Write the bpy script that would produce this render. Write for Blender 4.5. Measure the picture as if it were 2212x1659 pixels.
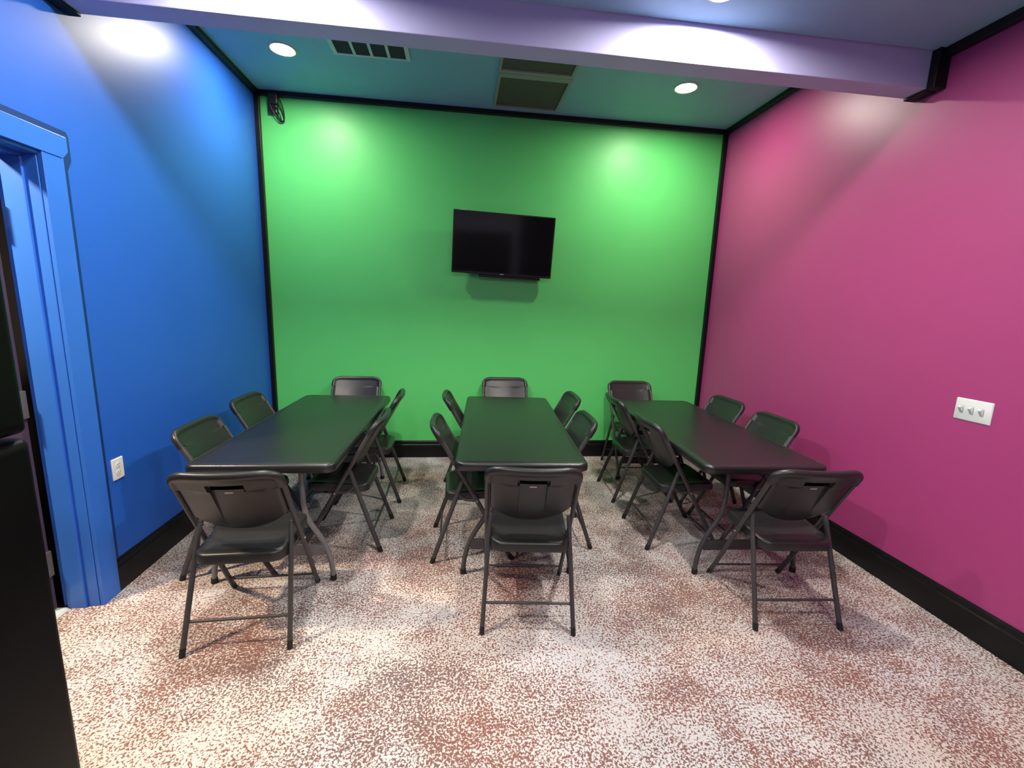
import bpy, bmesh, math, random
from mathutils import Matrix, Vector
random.seed(7)
for o in list(bpy.data.objects): bpy.data.objects.remove(o)
S = bpy.context.scene
COL = S.collection
PI = math.pi

# ------------------------------------------------------------------ camera
cam = bpy.data.cameras.new('camera')
cam.sensor_fit = 'HORIZONTAL'; cam.sensor_width = 36.0
cam.lens = 956.046 / 2212 * 36.0
cam.clip_start = 0.02
CO = bpy.data.objects.new('camera', cam); COL.objects.link(CO)
R_ = Vector((0.992962846726883, -0.11346494542930445, 0.03391889117836344))
U_ = Vector((-0.013427861847916427, 0.17669530275452253, 0.9841740001192273))
F_ = Vector((0.11766255796232704, 0.9777036750177492, -0.17392827921459308))
M = Matrix((R_, U_, -F_)).transposed().to_4x4()
M.translation = Vector((0, 0, 1.6032))
CO.matrix_world = M
S.camera = CO

# ------------------------------------------------------------------ world, exposure
W = bpy.data.worlds.new('world'); S.world = W; W.use_nodes = True
W.node_tree.nodes['Background'].inputs[0].default_value = (0.02, 0.02, 0.025, 1)
W.node_tree.nodes['Background'].inputs[1].default_value = 1.0
S.view_settings.view_transform = 'Standard'
S.view_settings.look = 'None'
S.view_settings.gamma = 1.0
S.view_settings.use_curve_mapping = False
S.view_settings.exposure = 0.0
REAR_LAMP = 500.0      # radiance of the downlight lenses behind the beam
FRONT_LAMP = 1150.0     # and of those in the lower ceiling before it
BACK_LAMP = 440.0       # and of those further back, one pair added behind the viewer
NEXT_LAMP = 1750.0      # warm downlight in the room through the doorway
LAMP_NEXT_COL = (1.0, 0.80, 0.55)
LAMP_REAR_COL = (1.0, 0.93, 0.80)
LAMP_FRONT_COL = (1.0, 0.94, 0.86)

# ------------------------------------------------------------------ room dimensions (metres)
A, B, D = 1.8336, 2.6331, 4.5456        # left wall x=-A, right wall x=B, far wall y=D
H, HF, HB = 3.4005, 3.060, 2.8724       # far ceiling, near ceiling, beam underside
Y1, Y2 = 2.4295, 2.5581                 # beam faces
YN = -3.2                               # wall behind the viewer
BBH = 0.18

# ------------------------------------------------------------------ materials
def new_mat(name):
    m = bpy.data.materials.new(name); m.use_nodes = True
    nt = m.node_tree; b = nt.nodes['Principled BSDF']
    return m, nt, b
def mat(name, col, rough=0.5, metal=0.0, spec=0.5, var=0.06, vscale=6.0, bump=0.0, bscale=200.0, coat=0.0):
    m, nt, b = new_mat(name)
    N = nt.nodes; L = nt.links
    tc = N.new('ShaderNodeTexCoord')
    nz = N.new('ShaderNodeTexNoise'); nz.inputs['Scale'].default_value = vscale; nz.inputs['Detail'].default_value = 4
    L.new(tc.outputs['Object'], nz.inputs['Vector'])
    rp = N.new('ShaderNodeValToRGB')
    rp.color_ramp.elements[0].position = 0.3; rp.color_ramp.elements[1].position = 0.7
    rp.color_ramp.elements[0].color = (*[c * (1 - var) for c in col], 1)
    rp.color_ramp.elements[1].color = (*[min(1, c * (1 + var)) for c in col], 1)
    L.new(nz.outputs['Fac'], rp.inputs['Fac'])
    L.new(rp.outputs['Color'], b.inputs['Base Color'])
    b.inputs['Roughness'].default_value = rough
    b.inputs['Metallic'].default_value = metal
    b.inputs['Specular IOR Level'].default_value = spec
    if coat: b.inputs['Coat Weight'].default_value = coat; b.inputs['Coat Roughness'].default_value = 0.1
    if bump:
        n2 = N.new('ShaderNodeTexNoise'); n2.inputs['Scale'].default_value = bscale; n2.inputs['Detail'].default_value = 3
        L.new(tc.outputs['Object'], n2.inputs['Vector'])
        bp = N.new('ShaderNodeBump'); bp.inputs['Strength'].default_value = bump; bp.inputs['Distance'].default_value = 0.002
        L.new(n2.outputs['Fac'], bp.inputs['Height']); L.new(bp.outputs['Normal'], b.inputs['Normal'])
    return m
def emis(name, col, strength):
    m, nt, b = new_mat(name)
    b.inputs['Base Color'].default_value = (0.8, 0.8, 0.8, 1)
    b.inputs['Emission Color'].default_value = (*col, 1)
    b.inputs['Emission Strength'].default_value = strength
    return m

M_blue = mat('blue_paint', (0.020, 0.120, 0.58), 0.40, spec=0.5, var=0.02, vscale=2, bump=0.08, bscale=160)
M_green = mat('green_paint', (0.122, 0.68, 0.175), 0.42, spec=0.4, var=0.02, vscale=2, bump=0.08, bscale=160)
M_pink = mat('magenta_paint', (0.43, 0.055, 0.205), 0.40, spec=0.5, var=0.02, vscale=2, bump=0.08, bscale=160)
M_ceil = mat('ceiling_paint', (0.24, 0.43, 0.58), 0.55, var=0.03, vscale=3, bump=0.1, bscale=120)
M_beam = mat('beam_paint', (0.50, 0.50, 0.80), 0.5, var=0.03, vscale=3, bump=0.1, bscale=120)
M_trim = mat('black_trim_paint', (0.006, 0.006, 0.007), 0.38, spec=0.28, var=0.2, vscale=20, bump=0.05)
M_casing = mat('blue_casing_paint', (0.035, 0.165, 0.66), 0.33, var=0.02, vscale=4)
M_navy = mat('navy_edge_shade', (0.006, 0.035, 0.16), 0.4, var=0.05)
M_wallfar = mat('grey_wall_paint', (0.30, 0.30, 0.36), 0.6, var=0.03)
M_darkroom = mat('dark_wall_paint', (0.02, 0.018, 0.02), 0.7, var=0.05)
M_door = mat('dark_door_paint', (0.075, 0.05, 0.085), 0.45, var=0.05)
M_hinge = mat('satin_brass', (0.36, 0.30, 0.22), 0.35, metal=0.7, var=0.05)
M_chair = mat('black_chair_plastic', (0.019, 0.019, 0.020), 0.33, var=0.08, vscale=30, bump=0.12, bscale=900)
M_table = mat('black_table_plastic', (0.013, 0.013, 0.014), 0.31, spec=0.65, var=0.08, vscale=30, bump=0.10, bscale=700)
M_frame = mat('charcoal_tube', (0.055, 0.053, 0.054), 0.42, metal=0.15, var=0.08, vscale=40, bump=0.06, bscale=900)
M_tleg2 = mat('charcoal_table_tube', (0.06, 0.058, 0.06), 0.42, metal=0.2, var=0.08, vscale=40)
M_tleg = mat('grey_tube', (0.20, 0.20, 0.205), 0.40, metal=0.3, var=0.08, vscale=40)
M_shade = mat('pocket_shade_black', (0.0015, 0.0015, 0.0015), 0.95, spec=0.02)  # near-black for the shade painted into the chair back pockets
M_rubber = mat('black_rubber', (0.008, 0.008, 0.008), 0.6)
M_label = mat('pale_label', (0.42, 0.40, 0.40), 0.3, metal=0.3)
M_white = mat('white_plastic', (0.80, 0.82, 0.80), 0.28, var=0.02)
M_whitem = mat('white_metal', (0.52, 0.60, 0.60), 0.45, var=0.03)
M_grey = mat('grey_slot', (0.10, 0.10, 0.10), 0.5)
M_ventdark = mat('vent_dark', (0.030, 0.040, 0.036), 0.6)
M_filter = mat('filter_olive', (0.085, 0.085, 0.065), 0.85, var=0.12, vscale=80, bump=0.3, bscale=500)
M_gframe = mat('grille_frame', (0.27, 0.30, 0.27), 0.5, var=0.04)
M_tv = mat('tv_bezel', (0.006, 0.006, 0.007), 0.3)
M_screen = mat('tv_screen', (0.004, 0.004, 0.006), 0.09, spec=0.6, var=0.0)
M_logo = mat('silver_logo', (0.55, 0.55, 0.58), 0.3, metal=0.4)
M_fridge = mat('black_fridge_enamel', (0.004, 0.004, 0.0045), 0.36, spec=0.07, var=0.1, bump=0.15, bscale=400)
M_gasket = mat('grey_edge', (0.06, 0.065, 0.09), 0.3)
M_cable = mat('black_cable', (0.012, 0.012, 0.012), 0.35)
M_ring = mat('white_ring', (0.55, 0.54, 0.50), 0.5)
M_lensR = emis('lamp_lens_far', LAMP_REAR_COL, REAR_LAMP)
M_lensF = emis('lamp_lens_near', LAMP_FRONT_COL, FRONT_LAMP)
M_lensN = emis('lamp_lens_next', LAMP_NEXT_COL, NEXT_LAMP)
M_lensB = emis('lamp_lens_back', LAMP_FRONT_COL, BACK_LAMP)

RED_DYE = [(0.33, 2.36, 0.42, 0.75), (0.07, 2.06, 0.34, 0.40), (1.25, 2.36, 0.36, 0.40), (1.85, 2.38, 0.36, 0.45), (-1.02, 1.86, 0.36, 0.35), (-0.30, 1.56, 0.28, 0.35), (1.44, 1.55, 0.28, 0.25)]   # redder patches of the carpet's own pattern (x, y, radius, strength)
def carpet():
    m, nt, b = new_mat('speckled_carpet')
    N = nt.nodes; L = nt.links
    tc = N.new('ShaderNodeTexCoord')
    def noise(scale, detail, rough=0.5, off=(0, 0, 0), dist=0.0):
        mp = N.new('ShaderNodeMapping'); mp.inputs['Location'].default_value = off
        L.new(tc.outputs['Object'], mp.inputs['Vector'])
        n = N.new('ShaderNodeTexNoise'); n.inputs['Scale'].default_value = scale
        n.inputs['Detail'].default_value = detail; n.inputs['Roughness'].default_value = rough
        n.inputs['Distortion'].default_value = dist
        L.new(mp.outputs['Vector'], n.inputs['Vector'])
        return n.outputs['Fac']
    def math_(op, a, b_=None, c=None):
        n = N.new('ShaderNodeMath'); n.operation = op
        for i, v in enumerate((a, b_, c)):
            if v is None: continue
            if isinstance(v, (int, float)): n.inputs[i].default_value = v
            else: L.new(v, n.inputs[i])
        return n.outputs[0]
    def ramp(fac, stops):
        r = N.new('ShaderNodeValToRGB')
        while len(r.color_ramp.elements) < len(stops): r.color_ramp.elements.new(0.5)
        for e, (p, c) in zip(r.color_ramp.elements, stops): e.position = p; e.color = (*c, 1)
        L.new(fac, r.inputs['Fac']); return r.outputs['Color']
    def mix(f, a, c):
        n = N.new('ShaderNodeMix'); n.data_type = 'RGBA'
        L.new(f, n.inputs[0]); L.new(a, n.inputs[6]); L.new(c, n.inputs[7]); return n.outputs[2]
    fine = noise(112, 1.6, 0.5, dist=0.6)
    dens = noise(1.5, 5, 0.62, (3.1, 1.7, 0))
    dens2 = noise(6.5, 3, 0.6, (7.1, 2.7, 0))
    d = math_('MULTIPLY_ADD', dens, 0.46, -0.23)
    d2 = math_('MULTIPLY_ADD', dens2, 0.24, -0.12)
    hue = noise(1.1, 4, 0.6, (11.3, 5.2, 0))
    red = None
    for (bx_, by_, br_, bw) in RED_DYE:
        vd = N.new('ShaderNodeVectorMath'); vd.operation = 'DISTANCE'; vd.inputs[1].default_value = (bx_, by_, 0)
        L.new(tc.outputs['Object'], vd.inputs[0])
        mr = N.new('ShaderNodeMapRange'); mr.interpolation_type = 'SMOOTHSTEP'
        mr.inputs['From Min'].default_value = br_; mr.inputs['From Max'].default_value = 0.0; mr.inputs['To Max'].default_value = bw
        L.new(vd.outputs['Value'], mr.inputs['Value'])
        red = mr.outputs['Result'] if red is None else math_('MAXIMUM', red, mr.outputs['Result'])
    red = math_('MULTIPLY', red, math_('MULTIPLY_ADD', dens2, 1.6, 0.2))
    v = math_('ADD', math_('ADD', fine, d), d2)
    v = math_('SUBTRACT', v, math_('MULTIPLY', red, 0.08))
    spk = ramp(v, [(0.455, (0, 0, 0)), (0.535, (1, 1, 1))])
    dark = ramp(hue, [(0.34, (0.16, 0.12, 0.125)), (0.44, (0.20, 0.115, 0.10)), (0.57, (0.25, 0.115, 0.09)), (0.72, (0.19, 0.13, 0.14))])
    hue2 = noise(0.9, 3, 0.5, (1.3, 9.2, 0))
    light = ramp(hue2, [(0.36, (0.60, 0.61, 0.63)), (0.52, (0.62, 0.585, 0.56)), (0.66, (0.63, 0.56, 0.50))])
    rc = N.new('ShaderNodeRGB'); rc.outputs[0].default_value = (0.27, 0.100, 0.070, 1)
    dark = mix(red, dark, rc.outputs[0])
    L.new(mix(spk, dark, light), b.inputs['Base Color'])
    b.inputs['Roughness'].default_value = 0.95
    b.inputs['Specular IOR Level'].default_value = 0.1
    bp = N.new('ShaderNodeBump'); bp.inputs['Strength'].default_value = 0.6; bp.inputs['Distance'].default_value = 0.006
    L.new(fine, bp.inputs['Height']); L.new(bp.outputs['Normal'], b.inputs['Normal'])
    return m
M_carpet = carpet()

# ------------------------------------------------------------------ mesh helpers
class MB:
    def __init__(s): s.v = []; s.f = []
    def add(s, vs, fs):
        k = len(s.v); s.v += [tuple(v) for v in vs]; s.f += [tuple(i + k for i in f) for f in fs]; return s
    def box(s, x0, x1, y0, y1, z0, z1):
        return s.add([(x0, y0, z0), (x1, y0, z0), (x1, y1, z0), (x0, y1, z0), (x0, y0, z1), (x1, y0, z1), (x1, y1, z1), (x0, y1, z1)],
                     [(0, 3, 2, 1), (4, 5, 6, 7), (0, 1, 5, 4), (1, 2, 6, 5), (2, 3, 7, 6), (3, 0, 4, 7)])
    def tube(s, pts, rx, ry=None, seg=10, up=None, caps=True):
        """sweep an ellipse along pts; rx along 'side', ry along the other normal"""
        ry = ry or rx
        P = [Vector(p) for p in pts]; n = len(P); rings = []
        prev = None
        for i in range(n):
            t = (P[min(i + 1, n - 1)] - P[max(i - 1, 0)]).normalized()
            if prev is None:
                ref = Vector(up) if up else (Vector((1, 0, 0)) if abs(t.x) < 0.9 else Vector((0, 1, 0)))
                side = (ref - t * ref.dot(t)).normalized()
            else:
                side = (prev - t * prev.dot(t)).normalized()
            prev = side; oth = t.cross(side)
            rings.append([P[i] + side * rx * math.cos(2 * PI * k / seg) + oth * ry * math.sin(2 * PI * k / seg) for k in range(seg)])
        vs = [v for r in rings for v in r]; fs = []
        for i in range(n - 1):
            for k in range(seg):
                a, b = i * seg + k, i * seg + (k + 1) % seg
                fs.append((a, b, b + seg, a + seg))
        if caps:
            fs.append(tuple(range(seg - 1, -1, -1))); fs.append(tuple((n - 1) * seg + k for k in range(seg)))
        return s.add(vs, fs)
    def prism(s, poly, axis, a0, a1):
        """poly: 2-D points (other two axes in xyz order), extruded along axis"""
        n = len(poly)
        def P(p, a):
            q = list(p); q.insert(axis, a); return tuple(q)
        vs = [P(p, a0) for p in poly] + [P(p, a1) for p in poly]
        fs = [tuple(range(n - 1, -1, -1)), tuple(range(n, 2 * n))] + [(i, (i + 1) % n, n + (i + 1) % n, n + i) for i in range(n)]
        return s.add(vs, fs)
    def loops(s, rings, cap0=True, cap1=True):
        n = len(rings[0]); vs = [v for r in rings for v in r]; fs = []
        for i in range(len(rings) - 1):
            for k in range(n):
                a, b = i * n + k, i * n + (k + 1) % n
                fs.append((a, b, b + n, a + n))
        if cap0: fs.append(tuple(range(n - 1, -1, -1)))
        if cap1: fs.append(tuple((len(rings) - 1) * n + k for k in range(n)))
        return s.add(vs, fs)
    def mesh(s, name, m, smooth=None, bevel=0.0):
        me = bpy.data.meshes.new(name); bm = bmesh.new()
        V = [bm.verts.new(v) for v in s.v]
        for f in s.f:
            try: bm.faces.new([V[i] for i in f])
            except ValueError: pass
        bmesh.ops.remove_doubles(bm, verts=bm.verts, dist=1e-6)
        bmesh.ops.recalc_face_normals(bm, faces=bm.faces)
        if bevel:
            es = [e for e in bm.edges if len(e.link_faces) == 2 and e.calc_face_angle(0) > 0.6]
            bmesh.ops.bevel(bm, geom=es, offset=bevel, segments=2, profile=0.5, affect='EDGES')
        bm.to_mesh(me); bm.free()
        me.materials.append(m)
        if smooth is not None:
            for p in me.polygons: p.use_smooth = True
            me.set_sharp_from_angle(angle=math.radians(smooth))
        return me
def obj(name, me, parent=None, loc=None, rot=None):
    o = bpy.data.objects.new(name, me); COL.objects.link(o)
    if parent: o.parent = parent
    if loc: o.location = loc
    if rot: o.rotation_euler = rot
    return o
def part(name, mb, m, parent=None, smooth=None, bevel=0.0):
    return obj(name, mb.mesh(name, m, smooth, bevel), parent)
def tag(o, label, cat, group=None):
    o['label'] = label; o['category'] = cat
    if group: o['group'] = group
    return o
def struct(o): o['kind'] = 'structure'; return o
def thing(name, label, cat, loc=(0, 0, 0), rz=0.0, group=None):
    o = bpy.data.objects.new(name, None); COL.objects.link(o); o.empty_display_size = 0.1
    o.location = loc; o.rotation_euler = (0, 0, rz)
    return tag(o, label, cat, group)
def copy_tree(o, parent=None):
    c = o.copy(); COL.objects.link(c)
    if parent: c.parent = parent; c.matrix_parent_inverse = o.matrix_parent_inverse.copy()
    for ch in list(o.children): copy_tree(ch, c)
    return c
def round_rect(w, d, r, n=6, cx=0.0, cy=0.0):
    pts = []
    for sx, sy, a0 in ((1, 1, 0), (-1, 1, 90), (-1, -1, 180), (1, -1, 270)):
        for k in range(n + 1):
            a = math.radians(a0 + 90 * k / n)
            pts.append((cx + sx * (w / 2 - r) + r * math.cos(a), cy + sy * (d / 2 - r) + r * math.sin(a)))
    return pts

# ------------------------------------------------------------------ the shell
T = 0.16
DY0, DY1, DZ = 1.36, 2.286, 2.200        # door opening in the left wall
struct(part('floor', MB().box(-A - T - 2.2, B + T, YN - T, D + T, -0.12, 0.0), M_carpet))
wl = MB()
wl.box(-A - T, -A, DY1 + 0.012, D + T, 0, H + 0.2).box(-A - T, -A, DY0, DY1 + 0.012, DZ, H + 0.2).box(-A - T, -A, YN - T, DY0, 0, H + 0.2)
struct(part('wall_left', wl, M_blue))
struct(part('wall_right', MB().box(B, B + T, YN - T, D + T, 0, H + 0.2), M_pink))
struct(part('wall_back', MB().box(-A, B, D, D + T, 0, H + 0.2), M_green))
struct(part('wall_front', MB().box(-A, B, YN - T, YN, 0, H + 0.2), M_wallfar))
struct(part('reflection_panel_right', MB().box(1.55, 2.55, YN, YN + 0.04, 0, 2.75), M_darkroom, bevel=0.004))  # unseen dark slab added to darken the right of the television's reflection
struct(part('reflection_panel_low', MB().box(-0.25, 1.35, YN, YN + 0.03, 0, 2.15), M_darkroom, bevel=0.006))  # unseen dark slab added to darken the reflection's lower part
struct(part('ceiling', MB().box(-A, B, Y2, D, H, H + 0.12), M_ceil))
struct(part('ceiling_near', MB().box(-A, B, YN, Y1, HF, HF + 0.12), M_ceil))
# beam, very slightly out of square with the far wall
bm_ = MB()
e = 0.0044
bm_.prism([(-A, Y1 - e * A), (B, Y1 + e * B), (B, Y2 + e * B), (-A, Y2 - e * A)], 2, HB, H + 0.12)
struct(part('ceiling_beam', bm_, M_beam, bevel=0.004))

# baseboards with a stepped cap
def base_profile(): return [(0, 0), (0.017, 0), (0.017, 0.135), (0.012, 0.143), (0.012, 0.168), (0.006, BBH), (0, BBH)]
bb = MB(); bb.prism([(-A + x, z) for x, z in base_profile()], 1, DY1 + 0.110, D)   # (x,z) extruded along y
struct(part('baseboard_left', bb, M_trim))
bb = MB(); bb.prism([(B - x, z) for x, z in base_profile()], 1, YN, D)
struct(part('baseboard_right', bb, M_trim))
bb = MB(); bb.prism([(D - x, z) for x, z in base_profile()], 0, -A + 0.012, B - 0.012)
struct(part('baseboard_back', bb, M_trim))
bb = MB(); bb.prism([(YN + x, z) for x, z in base_profile()], 0, -A, B)
struct(part('baseboard_front', bb, M_trim))

# black edge trims
t = 0.040
trims = [
    ((-A, -A + t, D - t, D, BBH - 0.005, H - t)),                  # far left corner
    ((B - t, B, D - t, D, BBH - 0.005, H - t)),                    # far right corner
    ((-A, B, D - t, D, H - t, H)),                         # along the far wall at the ceiling
    ((-A, -A + t, Y2 - 0.008, D - t, H - t, H)),                   # left wall at the far ceiling
    ((B - t, B, Y2 + 0.012, D - t, H - t, H)),                     # right wall at the far ceiling
    ((B - 0.045, B, YN, Y1 - 0.03, HF - 0.045, HF)),               # right wall at the near ceiling
    ((-A, -A + 0.045, YN, Y1 - 0.05, HF - 0.045, HF)),             # left wall at the near ceiling
    ((B - 0.075, B, Y1 - 0.035, Y1 + 0.012, HB - 0.012, HF)),      # down the beam face, right
    ((B - 0.075, B, Y1 + 0.012, Y2 + 0.012, HB - 0.014, HB)),      # under the beam, right
    ((-A, -A + 0.06, Y1 - 0.06, Y1 - 0.008, HB - 0.012, HF)),      # down the beam face, left
    ((-A, -A + 0.06, Y1 - 0.008, Y2 - 0.009, HB - 0.014, HB)),     # under the beam, left
]
for i, b_ in enumerate(trims):
    struct(part('trim_%d' % (i + 1), MB().box(*b_), M_trim, bevel=0.004))

# ------------------------------------------------------------------ doorway in the left wall
dr = bpy.data.objects.new('door_1', None); COL.objects.link(dr); dr.location = (-A, DY1, 0); struct(dr)
dr['label'] = 'blue painted door frame with its dark door swung open into the next room'
def dpart(name, mb, m, bevel=0.0, parent=None):
    mb.v = [(x + A, y - DY1, z) for x, y, z in mb.v]
    o = part(name, mb, m, parent or dr, bevel=bevel); return o
CW = 0.110
# casing legs and head (head has small shoulders, corners cut back)
dpart('casing_leg', MB().box(-A, -A + 0.020, DY1, DY1 + CW, 0, DZ - 0.004), M_casing, 0.002)
dpart('casing_leg', MB().box(-A, -A + 0.020, DY0 - CW, DY0, 0, DZ - 0.004), M_casing, 0.002)
hy0, hy1 = DY0 - CW, DY1 + CW
head = [(hy0, DZ - 0.004), (hy1 - 0.006, DZ - 0.004), (hy1 + 0.024, DZ + 0.030), (hy1 + 0.024, 2.293), (hy0 - 0.024, 2.293), (hy0 - 0.024, DZ + 0.030)]
dpart('casing_head', MB().prism(head, 0, -A, -A + 0.024), M_casing, 0.002)
# navy strips: the casing's shadow painted beside the leg, dark outline round the head
dpart('edge_shade_band', MB().box(-A, -A + 0.004, DY1 + CW, DY1 + CW + 0.036, 0.181, DZ + 0.02), M_navy)
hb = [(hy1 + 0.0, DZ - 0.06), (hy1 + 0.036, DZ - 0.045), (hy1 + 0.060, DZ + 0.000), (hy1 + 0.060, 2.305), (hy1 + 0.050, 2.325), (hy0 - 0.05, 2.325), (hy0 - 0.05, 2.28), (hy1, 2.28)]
dpart('edge_shade_band', MB().prism(hb, 0, -A, -A + 0.006), M_navy)
# jambs with stops
dpart('jamb', MB().box(-A - T - 0.006, -A - 0.002, DY1 - 0.004, DY1 + 0.012, 0, DZ - 0.018), M_casing, 0.002)
dpart('jamb', MB().box(-A - T - 0.012, -A + 0.006, DY0, DY0 + 0.018, 0, DZ - 0.018), M_casing, 0.002)
dpart('jamb_head', MB().box(-A - T - 0.012, -A + 0.006, DY0, DY1, DZ - 0.018, DZ), M_casing, 0.002)
dpart('door_stop', MB().box(-A - 0.140, -A - 0.056, DY1 - 0.016, DY1 - 0.004, 0, DZ - 0.032), M_casing, 0.002)
dpart('door_stop', MB().box(-A - 0.140, -A - 0.056, DY0, DY1 - 0.004, DZ - 0.032, DZ - 0.018), M_casing, 0.002)
leaf = dpart('door_leaf', MB().box(-A - T - 0.85, -A - T - 0.024, DY1 - 0.056, DY1 - 0.020, 0.012, 2.17), M_door, 0.002)
for hz in (0.262, 1.072, 1.93):
    hinge = MB().box(-A - T - 0.030, -A - T - 0.012, DY1 - 0.062, DY1 - 0.019, hz - 0.066, hz + 0.066)
    ho = dpart('hinge', hinge, M_hinge, 0.003, None)
    dpart('hinge_pin', MB().tube([(-A - T - 0.018, DY1 - 0.066, hz - 0.07), (-A - T - 0.018, DY1 - 0.066, hz + 0.07)], 0.007), M_hinge)
dpart('door_sweep', MB().box(-A - T - 0.82, -A - T - 0.02, DY1 - 0.062, DY1 - 0.056, 0.010, 0.035), M_whitem)
dpart('threshold', MB().prism([(-A - T - 0.09, 0.004), (-A - T + 0.03, 0.0), (-A - T + 0.02, 0.008), (-A - T - 0.08, 0.010)], 1, DY0 + 0.018, DY1 - 0.018), M_whitem)
# the room beyond, with near-black walls, ceiling and floor
x0 = -A - T - 2.0
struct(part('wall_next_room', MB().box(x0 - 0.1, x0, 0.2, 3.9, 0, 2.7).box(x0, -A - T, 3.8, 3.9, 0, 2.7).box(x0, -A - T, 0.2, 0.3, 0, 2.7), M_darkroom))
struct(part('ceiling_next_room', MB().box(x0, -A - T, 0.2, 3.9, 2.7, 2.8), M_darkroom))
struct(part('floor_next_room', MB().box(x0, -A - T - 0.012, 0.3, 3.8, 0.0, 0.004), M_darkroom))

# ------------------------------------------------------------------ recessed ceiling lights
def disc_ring(r0, r1, z0, z1, seg=40):
    prof = [(r0, z1), (r0, z0 + 0.002), (r0 + 0.006, z0), (r1 - 0.006, z0), (r1, z0 + 0.004), (r1, z1)]
    m = MB(); rings = [[(r * math.cos(2 * PI * k / seg), r * math.sin(2 * PI * k / seg), z) for k in range(seg)] for r, z in prof]
    return m.loops(rings, False, False)
def ceiling_light(x, y, z, label, lens_mat, r=0.080):
    th = thing('ceiling_light', label, 'light', (x, y, z), 0, 'recessed ceiling lights')
    part('trim_ring', disc_ring(r, r + 0.016, -0.008, 0.0), M_ring, th, 40)
    seg = 40
    prof = [(r + 0.002, -0.0005), (r + 0.002, -0.0015), (r * 0.6, -0.002), (r * 0.2, -0.0025)]
    part('lens', MB().loops([[(q * math.cos(2 * PI * k / seg), q * math.sin(2 * PI * k / seg), zz) for k in range(seg)] for q, zz in prof], True, True), lens_mat, th, 40)
    return th
ceiling_light(-1.322, 3.80, H, 'round recessed ceiling light close to the blue wall beyond the beam', M_lensR)
ceiling_light(1.799, 3.79, H, 'round recessed ceiling light close to the magenta wall beyond the beam', M_lensR)
ceiling_light(1.180, 2.19, HF, 'round recessed ceiling light before the beam on the magenta wall side', M_lensF, 0.065)
ceiling_light(-0.86, 2.19, HF, 'round recessed ceiling light before the beam on the blue wall side', M_lensF, 0.065)
ceiling_light(-2.574, 1.58, 2.70, 'round warm ceiling light in the room through the doorway', M_lensN)
ceiling_light(1.15, 0.2, HF, 'round recessed ceiling light in the low ceiling on the magenta wall side', M_lensB)
ceiling_light(-0.50, 0.2, HF, 'round recessed ceiling light in the low ceiling above the refrigerator side', M_lensB)
ceiling_light(1.15, -1.9, HF, 'round unseen ceiling light added to brighten the front wall, magenta wall side', M_lensB)  # unseen pair added to light the wall that the television reflects
ceiling_light(-0.50, -1.9, HF, 'round unseen ceiling light added to brighten the front wall, blue wall side', M_lensB)

# ------------------------------------------------------------------ vents in the far ceiling
v = thing('ceiling_vent', 'small white ceiling vent with four dark openings beside the blue-side light', 'vent', (-0.676, 3.63, H))
vx0, vx1, vy0, vy1 = -0.278, 0.278, -0.145, 0.145
part('vent_back', MB().box(vx0 + 0.02, vx1 - 0.02, vy0 + 0.02, vy1 - 0.02, -0.003, -0.001), M_ventdark, v)
fr = MB()
fr.box(vx0, vx1, vy1 - 0.020, vy1, -0.014, 0).box(vx0, vx1, vy0, vy0 + 0.020, -0.014, 0)
fr.box(vx0, vx0 + 0.030, vy0 + 0.02, vy1 - 0.02, -0.014, 0).box(vx1 - 0.030, vx1, vy0 + 0.02, vy1 - 0.02, -0.014, 0)
part('vent_frame', fr, M_whitem, v)
for k in range(3):
    cxv = vx0 + 0.03 + (k + 1) * (vx1 - vx0 - 0.06) / 4
    part('divider', MB().box(cxv - 0.010, cxv + 0.010, vy0 + 0.02, vy1 - 0.02, -0.013, -0.001), M_whitem, v)
for k in range(9):
    yy = vy0 + 0.03 + k * 0.0285
    part('louvre', MB().prism([(yy, -0.0035), (yy + 0.002, -0.0035), (yy + 0.014, -0.010), (yy + 0.012, -0.010)], 0, vx0 + 0.03, vx1 - 0.03), M_ventdark, v)
def grille(cx_, cy_, w, d, label, nb, fb):
    g = thing('return_grille', label, 'grille', (cx_, cy_, H), 0, 'return air grilles')
    f = MB(); z0 = -0.022
    f.box(-w / 2, w / 2, -d / 2, -d / 2 + nb, z0, 0).box(-w / 2, w / 2, d / 2 - fb, d / 2, z0, 0)
    f.box(-w / 2, -w / 2 + 0.022, -d / 2 + nb, d / 2 - fb, z0, 0).box(w / 2 - 0.022, w / 2, -d / 2 + nb, d / 2 - fb, z0, 0)
    part('grille_frame', f, M_gframe, g)
    part('filter', MB().box(-w / 2 + 0.022, w / 2 - 0.022, -d / 2 + nb, d / 2 - fb, -0.010, -0.002), M_filter, g)
grille(0.566, 4.098, 0.592, 0.604, 'square olive return air grille in pale frame next to the green wall', 0.062, 0.022)
grille(0.560, 3.490, 0.592, 0.600, 'square olive return air grille half hidden behind the beam', 0.030, 0.040)

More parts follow.
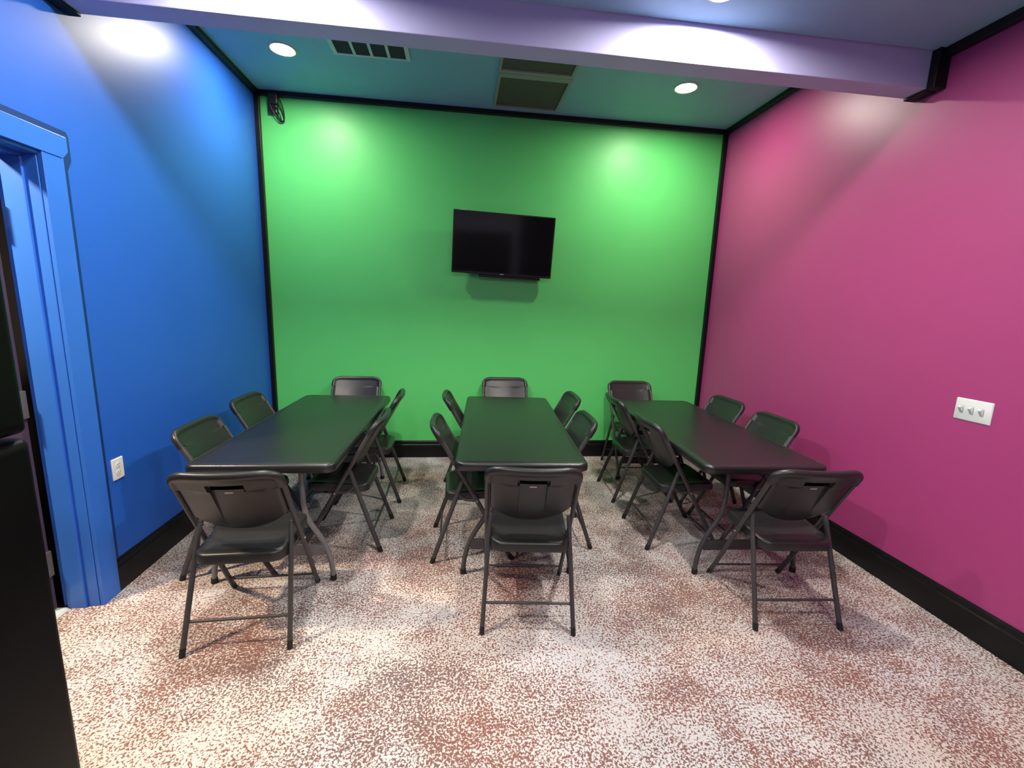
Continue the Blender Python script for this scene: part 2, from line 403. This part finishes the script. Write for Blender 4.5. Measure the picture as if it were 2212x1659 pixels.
# ------------------------------------------------------------------ television
tvw, tvh = 0.975, 0.572
tv = thing('television', 'black flat screen television mounted on the green wall', 'television', (0.402, D - 0.115, 2.178), 0)
tv.rotation_euler = (math.radians(5.0), math.radians(1.6), math.radians(0.3))
part('bezel', MB().prism(round_rect(tvw, tvh, 0.008, 3), 1, -0.018, 0.018), M_tv, tv, 40)
part('screen', MB().box(-tvw / 2 + 0.010, tvw / 2 - 0.010, -0.0195, -0.0175, -tvh / 2 + 0.022, tvh / 2 - 0.010), M_screen, tv)
part('rear_housing', MB().box(-0.36, 0.36, 0.018, 0.055, -tvh / 2 - 0.004, tvh / 2 - 0.12), M_tv, tv, bevel=0.012)
part('lower_housing', MB().box(-0.22, 0.385, -0.004, 0.055, -tvh / 2 - 0.026, -tvh / 2), M_tv, tv, bevel=0.004)
part('logo', MB().box(-0.018, 0.018, -0.0205, -0.018, -tvh / 2 + 0.006, -tvh / 2 + 0.013), M_logo, tv)
part('logo', MB().box(tvw / 2 - 0.040, tvw / 2 - 0.012, -0.0200, -0.018, -tvh / 2 + 0.008, -tvh / 2 + 0.012), M_gasket, tv)
part('wall_mount', MB().box(-0.15, 0.15, 0.055, 0.102, -0.14, 0.04), M_tv, tv, bevel=0.004)
part('top_tab', MB().box(-tvw / 2 + 0.055, -tvw / 2 + 0.125, 0.0, 0.014, tvh / 2 - 0.002, tvh / 2 + 0.006), M_white, tv)

# ------------------------------------------------------------------ cable bundle in the far left corner
cb = thing('cable_bundle', 'black wall bracket with looped cables high on the green wall', 'cables', (-1.67, D, 3.28))
part('bracket', MB().box(-0.045, 0.030, -0.050, 0.0, -0.065, 0.075), M_cable, cb, bevel=0.006)
part('bracket_cap', MB().box(-0.035, 0.045, -0.075, -0.03, 0.0, 0.085), M_cable, cb, bevel=0.008)
def loop(cx_, cz, rx, rz, tilt, yoff, n=26):
    pts = []
    for k in range(n + 1):
        a = 2 * PI * k / n
        px, pz = rx * math.cos(a), rz * math.sin(a)
        pts.append((cx_ + px * math.cos(tilt) - pz * math.sin(tilt), yoff - 0.012 * math.sin(a), cz + px * math.sin(tilt) + pz * math.cos(tilt)))
    return pts
for cx_, cz, rx, rz, ti, yo in ((0.035, -0.045, 0.030, 0.085, 0.35, -0.03), (0.045, -0.02, 0.035, 0.105, 0.25, -0.045), (0.022, -0.055, 0.020, 0.075, 0.5, -0.055)):
    part('cable', MB().tube(loop(cx_, cz, rx, rz, ti, yo), 0.0045, seg=6, caps=False), M_cable, cb, 60)

# ------------------------------------------------------------------ wall plates
sw = thing('light_switch', 'white triple toggle switch plate on the magenta wall', 'switch', (B, 1.9364, 1.1505))
def plate(w, h, axis_sign):
    m = MB(); n = 5
    rings = []
    for ins, dx in ((0.0, 0.0), (0.0, 0.003), (0.004, 0.006)):
        rings.append([(axis_sign * dx, y, z) for y, z in round_rect(w - 2 * ins, h - 2 * ins, 0.004, 3)])
    return m.loops(rings)
part('plate', plate(0.168, 0.1135, -1), M_white, sw, 30)
for yy in (-0.046, 0.0, 0.046):
    yy += 0.004
    tg = MB(); tg.prism([(-0.006, -0.019), (-0.014, -0.010), (-0.027, 0.009), (-0.025, 0.016), (-0.006, 0.017)], 1, yy - 0.007, yy + 0.007)
    part('toggle', tg, M_white, sw, bevel=0.0015)
    part('toggle_slot', MB().box(-0.0066, -0.0055, yy - 0.009, yy + 0.009, -0.023, 0.021), M_whitem, sw)
ou = thing('wall_outlet', 'white double socket outlet low on the blue wall', 'outlet', (-A, 2.505, 0.664))
part('plate', plate(0.080, 0.1175, 1), M_white, ou, 30)
for zz in (0.021, -0.021):
    rc = part('receptacle', MB().prism(round_rect(0.034, 0.029, 0.012, 4, 0, zz), 0, 0.005, 0.0085), M_white, ou, 30)
    for yy in (-0.007, 0.007):
        part('slot', MB().box(0.0080, 0.0088, yy - 0.0015, yy + 0.0015, zz - 0.001, zz + 0.008), M_grey, rc)
    part('slot', MB().box(0.0080, 0.0088, -0.0025, 0.0025, zz - 0.010, zz - 0.005), M_grey, rc)

# ------------------------------------------------------------------ refrigerator in the foreground
fg = thing('refrigerator', 'tall black two-door refrigerator standing beside the blue door frame', 'refrigerator', (-1.479, 0.862, 0))
fx = 0.36    # door face, relative
part('body', MB().box(-0.34, 0.285, -0.395, 0.395, 0.03, 1.745), M_fridge, fg, bevel=0.006)
def fdoor(z0, z1):
    m = MB(); rings = []
    for ins, dx in ((0.004, 0.292), (0.0, 0.297), (0.0, 0.332), (0.003, 0.342), (0.009, 0.351), (0.018, 0.3575), (0.028, 0.360)):
        rings.append([(dx, y, z) for y, z in round_rect(0.81 - 2 * ins, (z1 - z0) - 2 * ins, 0.014 - ins * 0.3, 5, 0.0, (z0 + z1) / 2)])
    return m.loops(rings)
d1 = part('freezer_door', fdoor(1.230, 1.745), M_fridge, fg, 35)
d2 = part('fridge_door', fdoor(0.065, 1.218), M_fridge, fg, 35)
for d_, z0, z1 in ((d1, 1.230, 1.745), (d2, 0.065, 1.218)):
    part('gasket', MB().box(0.284, 0.293, -0.39, 0.39, z0 + 0.01, z1 - 0.01), M_gasket, d_)
for d_, z0, z1 in ((d1, 1.27, 1.55), (d2, 0.75, 1.18)):
    part('handle', MB().tube([(0.362, -0.36, z0), (0.40, -0.36, z0 + 0.03), (0.40, -0.36, z1 - 0.03), (0.362, -0.36, z1)], 0.012), M_fridge, d_, 40)
for x_, y_ in ((-0.3, -0.36), (-0.3, 0.36), (0.25, -0.36), (0.25, 0.36)):
    part('foot', MB().tube([(x_, y_, 0), (x_, y_, 0.035)], 0.02), M_rubber, fg, 40)

# ------------------------------------------------------------------ folding table
TW, TL, TH = 0.762, 1.829, 0.737
def make_table(ML):
    t_ = thing('folding_table', '', 'table')
    prof = [(0.020, 0.692), (0.004, 0.690), (0.0, 0.694), (0.0, 0.720), (0.002, 0.729), (0.007, 0.7355), (0.012, 0.737), (0.0155, 0.7345), (0.0195, 0.7345), (0.024, 0.7365), (0.05, 0.7368)]
    rings = [[(x, y + TL / 2, z) for x, y in round_rect(TW - 2 * i, TL - 2 * i, max(0.055 - i, 0.012), 8)] for i, z in prof]
    top = part('tabletop', MB().loops(rings), M_table, t_, 50)
    for k in range(8):
        part('embossed_mark', MB().box(0.018 + k * 0.0085, 0.023 + k * 0.0085, 0.040, 0.046, 0.7366, 0.7374), M_frame, top)
    for y0, s in ((0.105, 1), (TL - 0.206, -1)):
        for sx in (-1, 1):
            ctrl = [(0.165, 0.69), (0.170, 0.55), (0.174, 0.46), (0.185, 0.40), (0.210, 0.345), (0.245, 0.29), (0.276, 0.235), (0.302, 0.17), (0.318, 0.10), (0.324, 0.045), (0.325, 0.012)]
            lg = part('leg', MB().tube([(sx * x, y0 + s * 0.02 * (z / 0.69), z) for x, z in ctrl], 0.0145, up=(0, 1, 0)), ML, t_, 60)
            part('foot_cap', MB().tube([(sx * 0.3255, y0, 0.0), (sx * 0.325, y0, 0.03)], 0.018), M_rubber, lg, 60)
        part('crossbar', MB().box(-0.285, 0.285, y0 - 0.006, y0 + 0.010, 0.158, 0.222), ML, t_, bevel=0.003)
        for sx in (-1, 1):
            part('brace', MB().tube([(sx * 0.171, y0 + s * 0.016, 0.52), (sx * 0.06, y0 + s * 0.30, 0.69)], 0.006), ML, t_, 60)
        part('leg_mount', MB().box(-0.20, 0.20, y0 - 0.012 + s * 0.02, y0 + 0.012 + s * 0.02, 0.675, 0.695), ML, t_)
    return t_
tb = make_table(M_tleg)
tb2 = make_table(M_tleg2)
tabs = [(-1.040, 2.338, -0.0139, 'long black folding table nearest the blue wall with a grey wishbone base'),
        (0.3556, 2.331, -0.054, 'long black folding table standing in the middle under the television'),
        (1.7904, 2.247, -0.0305, 'long black folding table nearest the magenta wall')]
tables = []
for i, (x, y, r, lab) in enumerate(tabs):
    q = (tb, tb2)[i] if i < 2 else copy_tree(tb2)
    q.location = (x, y, 0); q.rotation_euler = (0, 0, r); q['label'] = lab; q['group'] = 'black folding tables'
    tables.append(q)

# ------------------------------------------------------------------ folding chair (faces +y, origin on the floor)
def yA(z): return 0.256 - 0.567 * z           # line of the long front tube
nrm = math.hypot(0.567, 1.0)
RN = (-1.0 / nrm, -0.567 / nrm)               # rearward normal (y,z)
def make_backrest():
    us = sorted(set([sg * u for u in (0.0, 0.12, 0.24, 0.318, 0.330, 0.45, 0.55, 0.64, 0.72, 0.79, 0.84, 0.865, 0.885, 0.925, 0.96, 0.985, 1.0) for sg in (-1, 1)]))
    ZB = lambda u: 0.540 + 0.080 * abs(u) ** 2.5
    def ZT(u):
        q = max(0.0, (abs(u) - 0.60) / 0.40)
        return 0.880 - 0.062 * (1 - math.sqrt(max(0.0, 1 - q * q))) - 0.006 * u * u
    rows = []
    for f in (0.0, 0.03, 0.08, 0.2, 0.5, 1.0): rows.append(('b', f))
    for z in (0.69, 0.73, 0.765, 0.782, 0.785, 0.792): rows.append(('a', z))
    for f in (0.2, 0.30, 0.35, 0.5, 0.62, 0.72, 0.80, 0.87, 0.93, 0.97, 0.99, 1.0): rows.append(('t', f))
    zs = 0.64; zh = 0.792
    front, rear = [], []
    for kind, f in rows:
        fr_, rr_ = [], []
        for u in us:
            if kind == 'b': z = ZB(u) + f * (zs - ZB(u))
            elif kind == 'a': z = f
            else: z = zh + f * (ZT(u) - zh)
            au = abs(u)
            up = min(1.0, max(0.0, (z - 0.782) / 0.003))          # hood clasping the tubes
            side = min(1.0, max(0.0, (au - 0.84) / 0.045))
            roll = min(1.0, max(0.0, (z - (ZT(u) - 0.034)) / 0.012)) if kind == 't' else 0.0
            hood = max(up * side, roll)
            wz = 0.207 + 0.028 * up
            th_f = 0.010 + 0.009 * hood; th_r = 0.013 + 0.006 * hood
            if kind == 't':
                dt = (ZT(u) - z) / 0.020
                if dt < 1: k = math.sqrt(max(0.0, 1 - (1 - dt) ** 2)); th_f *= k; th_r *= k
            if kind == 'b' and f < 0.08:
                k = 0.35 + 0.65 * math.sqrt(f / 0.08); th_f *= k; th_r *= k
            if au > 0.92:
                q = (au - 0.92) / 0.08; k = max(0.30, math.sqrt(max(0.0, 1 - q * q))); th_f *= k; th_r *= k
            bow = 0.026 * (1 - u * u)
            rec = 0.0
            if au < 0.324 and z < 0.821: rec = 0.017 * max(0.0, min(1.0, (z - 0.575) / 0.245))
            x = u * wz; y = yA(z)
            of, orr = bow - th_f, bow + th_r - rec
            if rec and of > orr - 0.004: of = orr - 0.004
            fr_.append((x, y + RN[0] * of, z + RN[1] * of)); rr_.append((x, y + RN[0] * orr, z + RN[1] * orr))
        front.append(fr_); rear.append(rr_)
    m = MB(); n = len(us); R = len(rows)
    vs = [v for r in front for v in r] + [v for r in rear for v in r]
    fs = []; o = n * R
    for i in range(R - 1):
        for k in range(n - 1):
            a = i * n + k
            fs.append((a, a + 1, a + n + 1, a + n)); fs.append((o + a + 1, o + a, o + a + n, o + a + n + 1))
        for k in (0, n - 1):
            a = i * n + k; fs.append((a, a + n, o + a + n, o + a))
    for k in range(n - 1): fs.append((k, k + 1, o + k + 1, o + k))
    for k in range(n - 1):
        a = (R - 1) * n + k; fs.append((a, a + 1, o + a + 1, o + a))
    return m.add(vs, fs)
def make_seat():
    m = MB(); rings = []
    prof = [(0.030, -0.046), (0.006, -0.052), (0.0, -0.048), (0.0, -0.014), (0.004, -0.004), (0.012, 0.0), (0.024, 0.0005), (0.040, -0.004), (0.07, -0.008), (0.12, -0.010)]
    for i, z in prof:
        ring = []
        for x, y in round_rect(0.405 - 2 * i, 0.385 - 2 * i, max(0.06 - i, 0.015), 7):
            wf = 1.0 + 0.03 * (y / 0.2)
            zz = 0.457 + z + 0.060 * y - 0.020 * max(0.0, (y - 0.12) / 0.08) ** 2 * (1 if z > -0.03 else 0.3)
            ring.append((x * wf, y + 0.022, zz))
        rings.append(ring)
    return m.loops(rings)
def make_chair():
    c = thing('folding_chair', '', 'chair')
    part('seat', make_seat(), M_chair, c, 40)
    b = part('backrest', make_backrest(), M_chair, c, 38)
    # little pale label in the grip pocket, on the rear face
    zc = 0.768; off = 0.026 + 0.013 - 0.0132
    lab = MB(); 
    for k in range(1):
        P = []
        for dx, dz, do in ((-0.017, -0.004, 0), (0.017, -0.004, 0), (0.017, 0.004, 0), (-0.017, 0.004, 0), (-0.017, -0.004, 0.003), (0.017, -0.004, 0.003), (0.017, 0.004, 0.003), (-0.017, 0.004, 0.003)):
            z = zc + dz; P.append((dx, yA(z) + RN[0] * (off - 0.002 + do), z + RN[1] * (off - 0.002 + do)))
        lab.add(P, [(0, 1, 2, 3), (7, 6, 5, 4), (0, 4, 5, 1), (1, 5, 6, 2), (2, 6, 7, 3), (3, 7, 4, 0)])
    part('grip_label', lab, M_label, b)
    slot = MB(); rings = []  # dark strip painting the shade below the pocket's ledge
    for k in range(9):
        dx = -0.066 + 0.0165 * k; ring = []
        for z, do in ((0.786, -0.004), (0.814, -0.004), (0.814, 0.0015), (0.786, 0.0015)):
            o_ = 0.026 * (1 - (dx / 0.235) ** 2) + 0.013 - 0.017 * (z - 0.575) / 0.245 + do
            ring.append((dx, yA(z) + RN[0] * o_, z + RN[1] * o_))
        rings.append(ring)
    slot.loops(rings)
    part('pocket_shade', slot, M_shade, b)
    for s in (-1, 1):
        xa = s * 0.2215
        fl = part('front_leg', MB().tube([(xa, yA(z), z) for z in (0.012, 0.2, 0.45, 0.65, 0.80)], 0.0115, 0.0145, up=(1, 0, 0)), M_frame, c, 60)
        part('foot_cap', MB().tube([(xa, yA(0.0) + 0.004, 0.0), (xa, yA(0.035), 0.035)], 0.0123, 0.0153, up=(1, 0, 0)), M_rubber, fl, 60)
        top = (s * 0.203, yA(0.545) - 0.008, 0.545); ft = (s * 0.2275, -0.245, 0.012)
        def lb(f): return tuple(ft[i] + (top[i] - ft[i]) * f for i in range(3))
        rl = part('rear_leg', MB().tube([lb(0), lb(0.35), lb(0.7), lb(1.0)], 0.0115, 0.0145, up=(1, 0, 0)), M_frame, c, 60)
        part('foot_cap', MB().tube([(ft[0], ft[1] - 0.004, 0.0), lb(0.045)], 0.0123, 0.0153, up=(1, 0, 0)), M_rubber, rl, 60)
        part('rivet', MB().tube([(s * 0.195, yA(0.535), 0.535), (s * 0.236, yA(0.535), 0.535)], 0.005, seg=8), M_frame, fl, 60)
        part('seat_bracket', MB().tube([(s * 0.209, yA(0.395), 0.400), (s * 0.207, -0.01, 0.400), (s * 0.206, -0.045, 0.405), (s * 0.206, -0.075, 0.428), (s * 0.207, -0.092, 0.455)], 0.0045, 0.008, seg=8), M_frame, c, 60)
        part('rivet', MB().tube([(s * 0.195, yA(0.405), 0.405), (s * 0.236, yA(0.405), 0.405)], 0.005, seg=8), M_label, fl, 60)
    zr = 0.137; f = zr / 0.545
    yr = -0.245 + f * (yA(0.545) - 0.008 + 0.245)
    part('stretcher', MB().tube([(-0.222, yr, zr), (0.222, yr, zr)], 0.0068, up=(0, 0, 1)), M_frame, c, 60)
    part('stretcher', MB().tube([(-0.222, yA(0.085), 0.085), (0.222, yA(0.085), 0.085)], 0.0065, up=(0, 0, 1)), M_frame, c, 60)
    part('seat_rod', MB().tube([(-0.222, yA(0.405), 0.405), (0.222, yA(0.405), 0.405)], 0.006, up=(0, 0, 1)), M_frame, c, 60)
    return c
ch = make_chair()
HP = PI / 2
chairs = [
    # blue-wall table
    (-1.0042, 2.1525, 0.0385, 'black folding chair at the end of the blue-side table, showing its back panel'),
    (-1.308, 2.711, -1.5666, 'black folding chair along the blue wall, the one closer to the outlet'),
    (-1.3694, 3.4653, -1.5888, 'black folding chair along the blue wall, the one closer to the green wall'),
    (-0.74, 2.9514, 1.5566, 'black folding chair on the aisle side of the blue-side table, farther from the green wall'),
    (-0.7227, 3.6617, 1.6021, 'black folding chair on the aisle side of the blue-side table, closer to the green wall'),
    (-0.993, 4.185, 3.1426, 'black folding chair backed against the green wall at the blue-side table'),
    # middle table
    (0.374, 2.1678, -0.0874, 'black folding chair at the end of the middle table, showing its back panel'),
    (0.0888, 2.8021, -1.5594, 'black folding chair on the blue-wall side of the middle table, farther from the green wall'),
    (0.1312, 3.6438, -1.5531, 'black folding chair on the blue-wall side of the middle table, closer to the green wall'),
    (0.654, 2.9136, 1.5388, 'black folding chair on the magenta-wall side of the middle table, farther from the green wall'),
    (0.7407, 3.6507, 1.5546, 'black folding chair on the magenta-wall side of the middle table, closer to the green wall'),
    (0.4629, 4.262, 3.1392, 'black folding chair backed against the green wall right below the television'),
    # magenta-wall table
    (1.7749, 2.0974, -0.0668, 'black folding chair at the end of the magenta-side table, showing its back panel'),
    (1.5302, 2.8668, -1.5853, 'black folding chair on the aisle side of the magenta-side table, farther from the green wall'),
    (1.5512, 3.592, -1.6103, 'black folding chair on the aisle side of the magenta-side table, closer to the green wall'),
    (2.0911, 2.9107, 1.5663, 'black folding chair along the magenta wall, farther from the green wall'),
    (2.108, 3.5389, 1.5748, 'black folding chair along the magenta wall, closer to the green wall'),
    (1.7614, 4.165, 3.1463, 'black folding chair backed against the green wall at the magenta-side table'),
]
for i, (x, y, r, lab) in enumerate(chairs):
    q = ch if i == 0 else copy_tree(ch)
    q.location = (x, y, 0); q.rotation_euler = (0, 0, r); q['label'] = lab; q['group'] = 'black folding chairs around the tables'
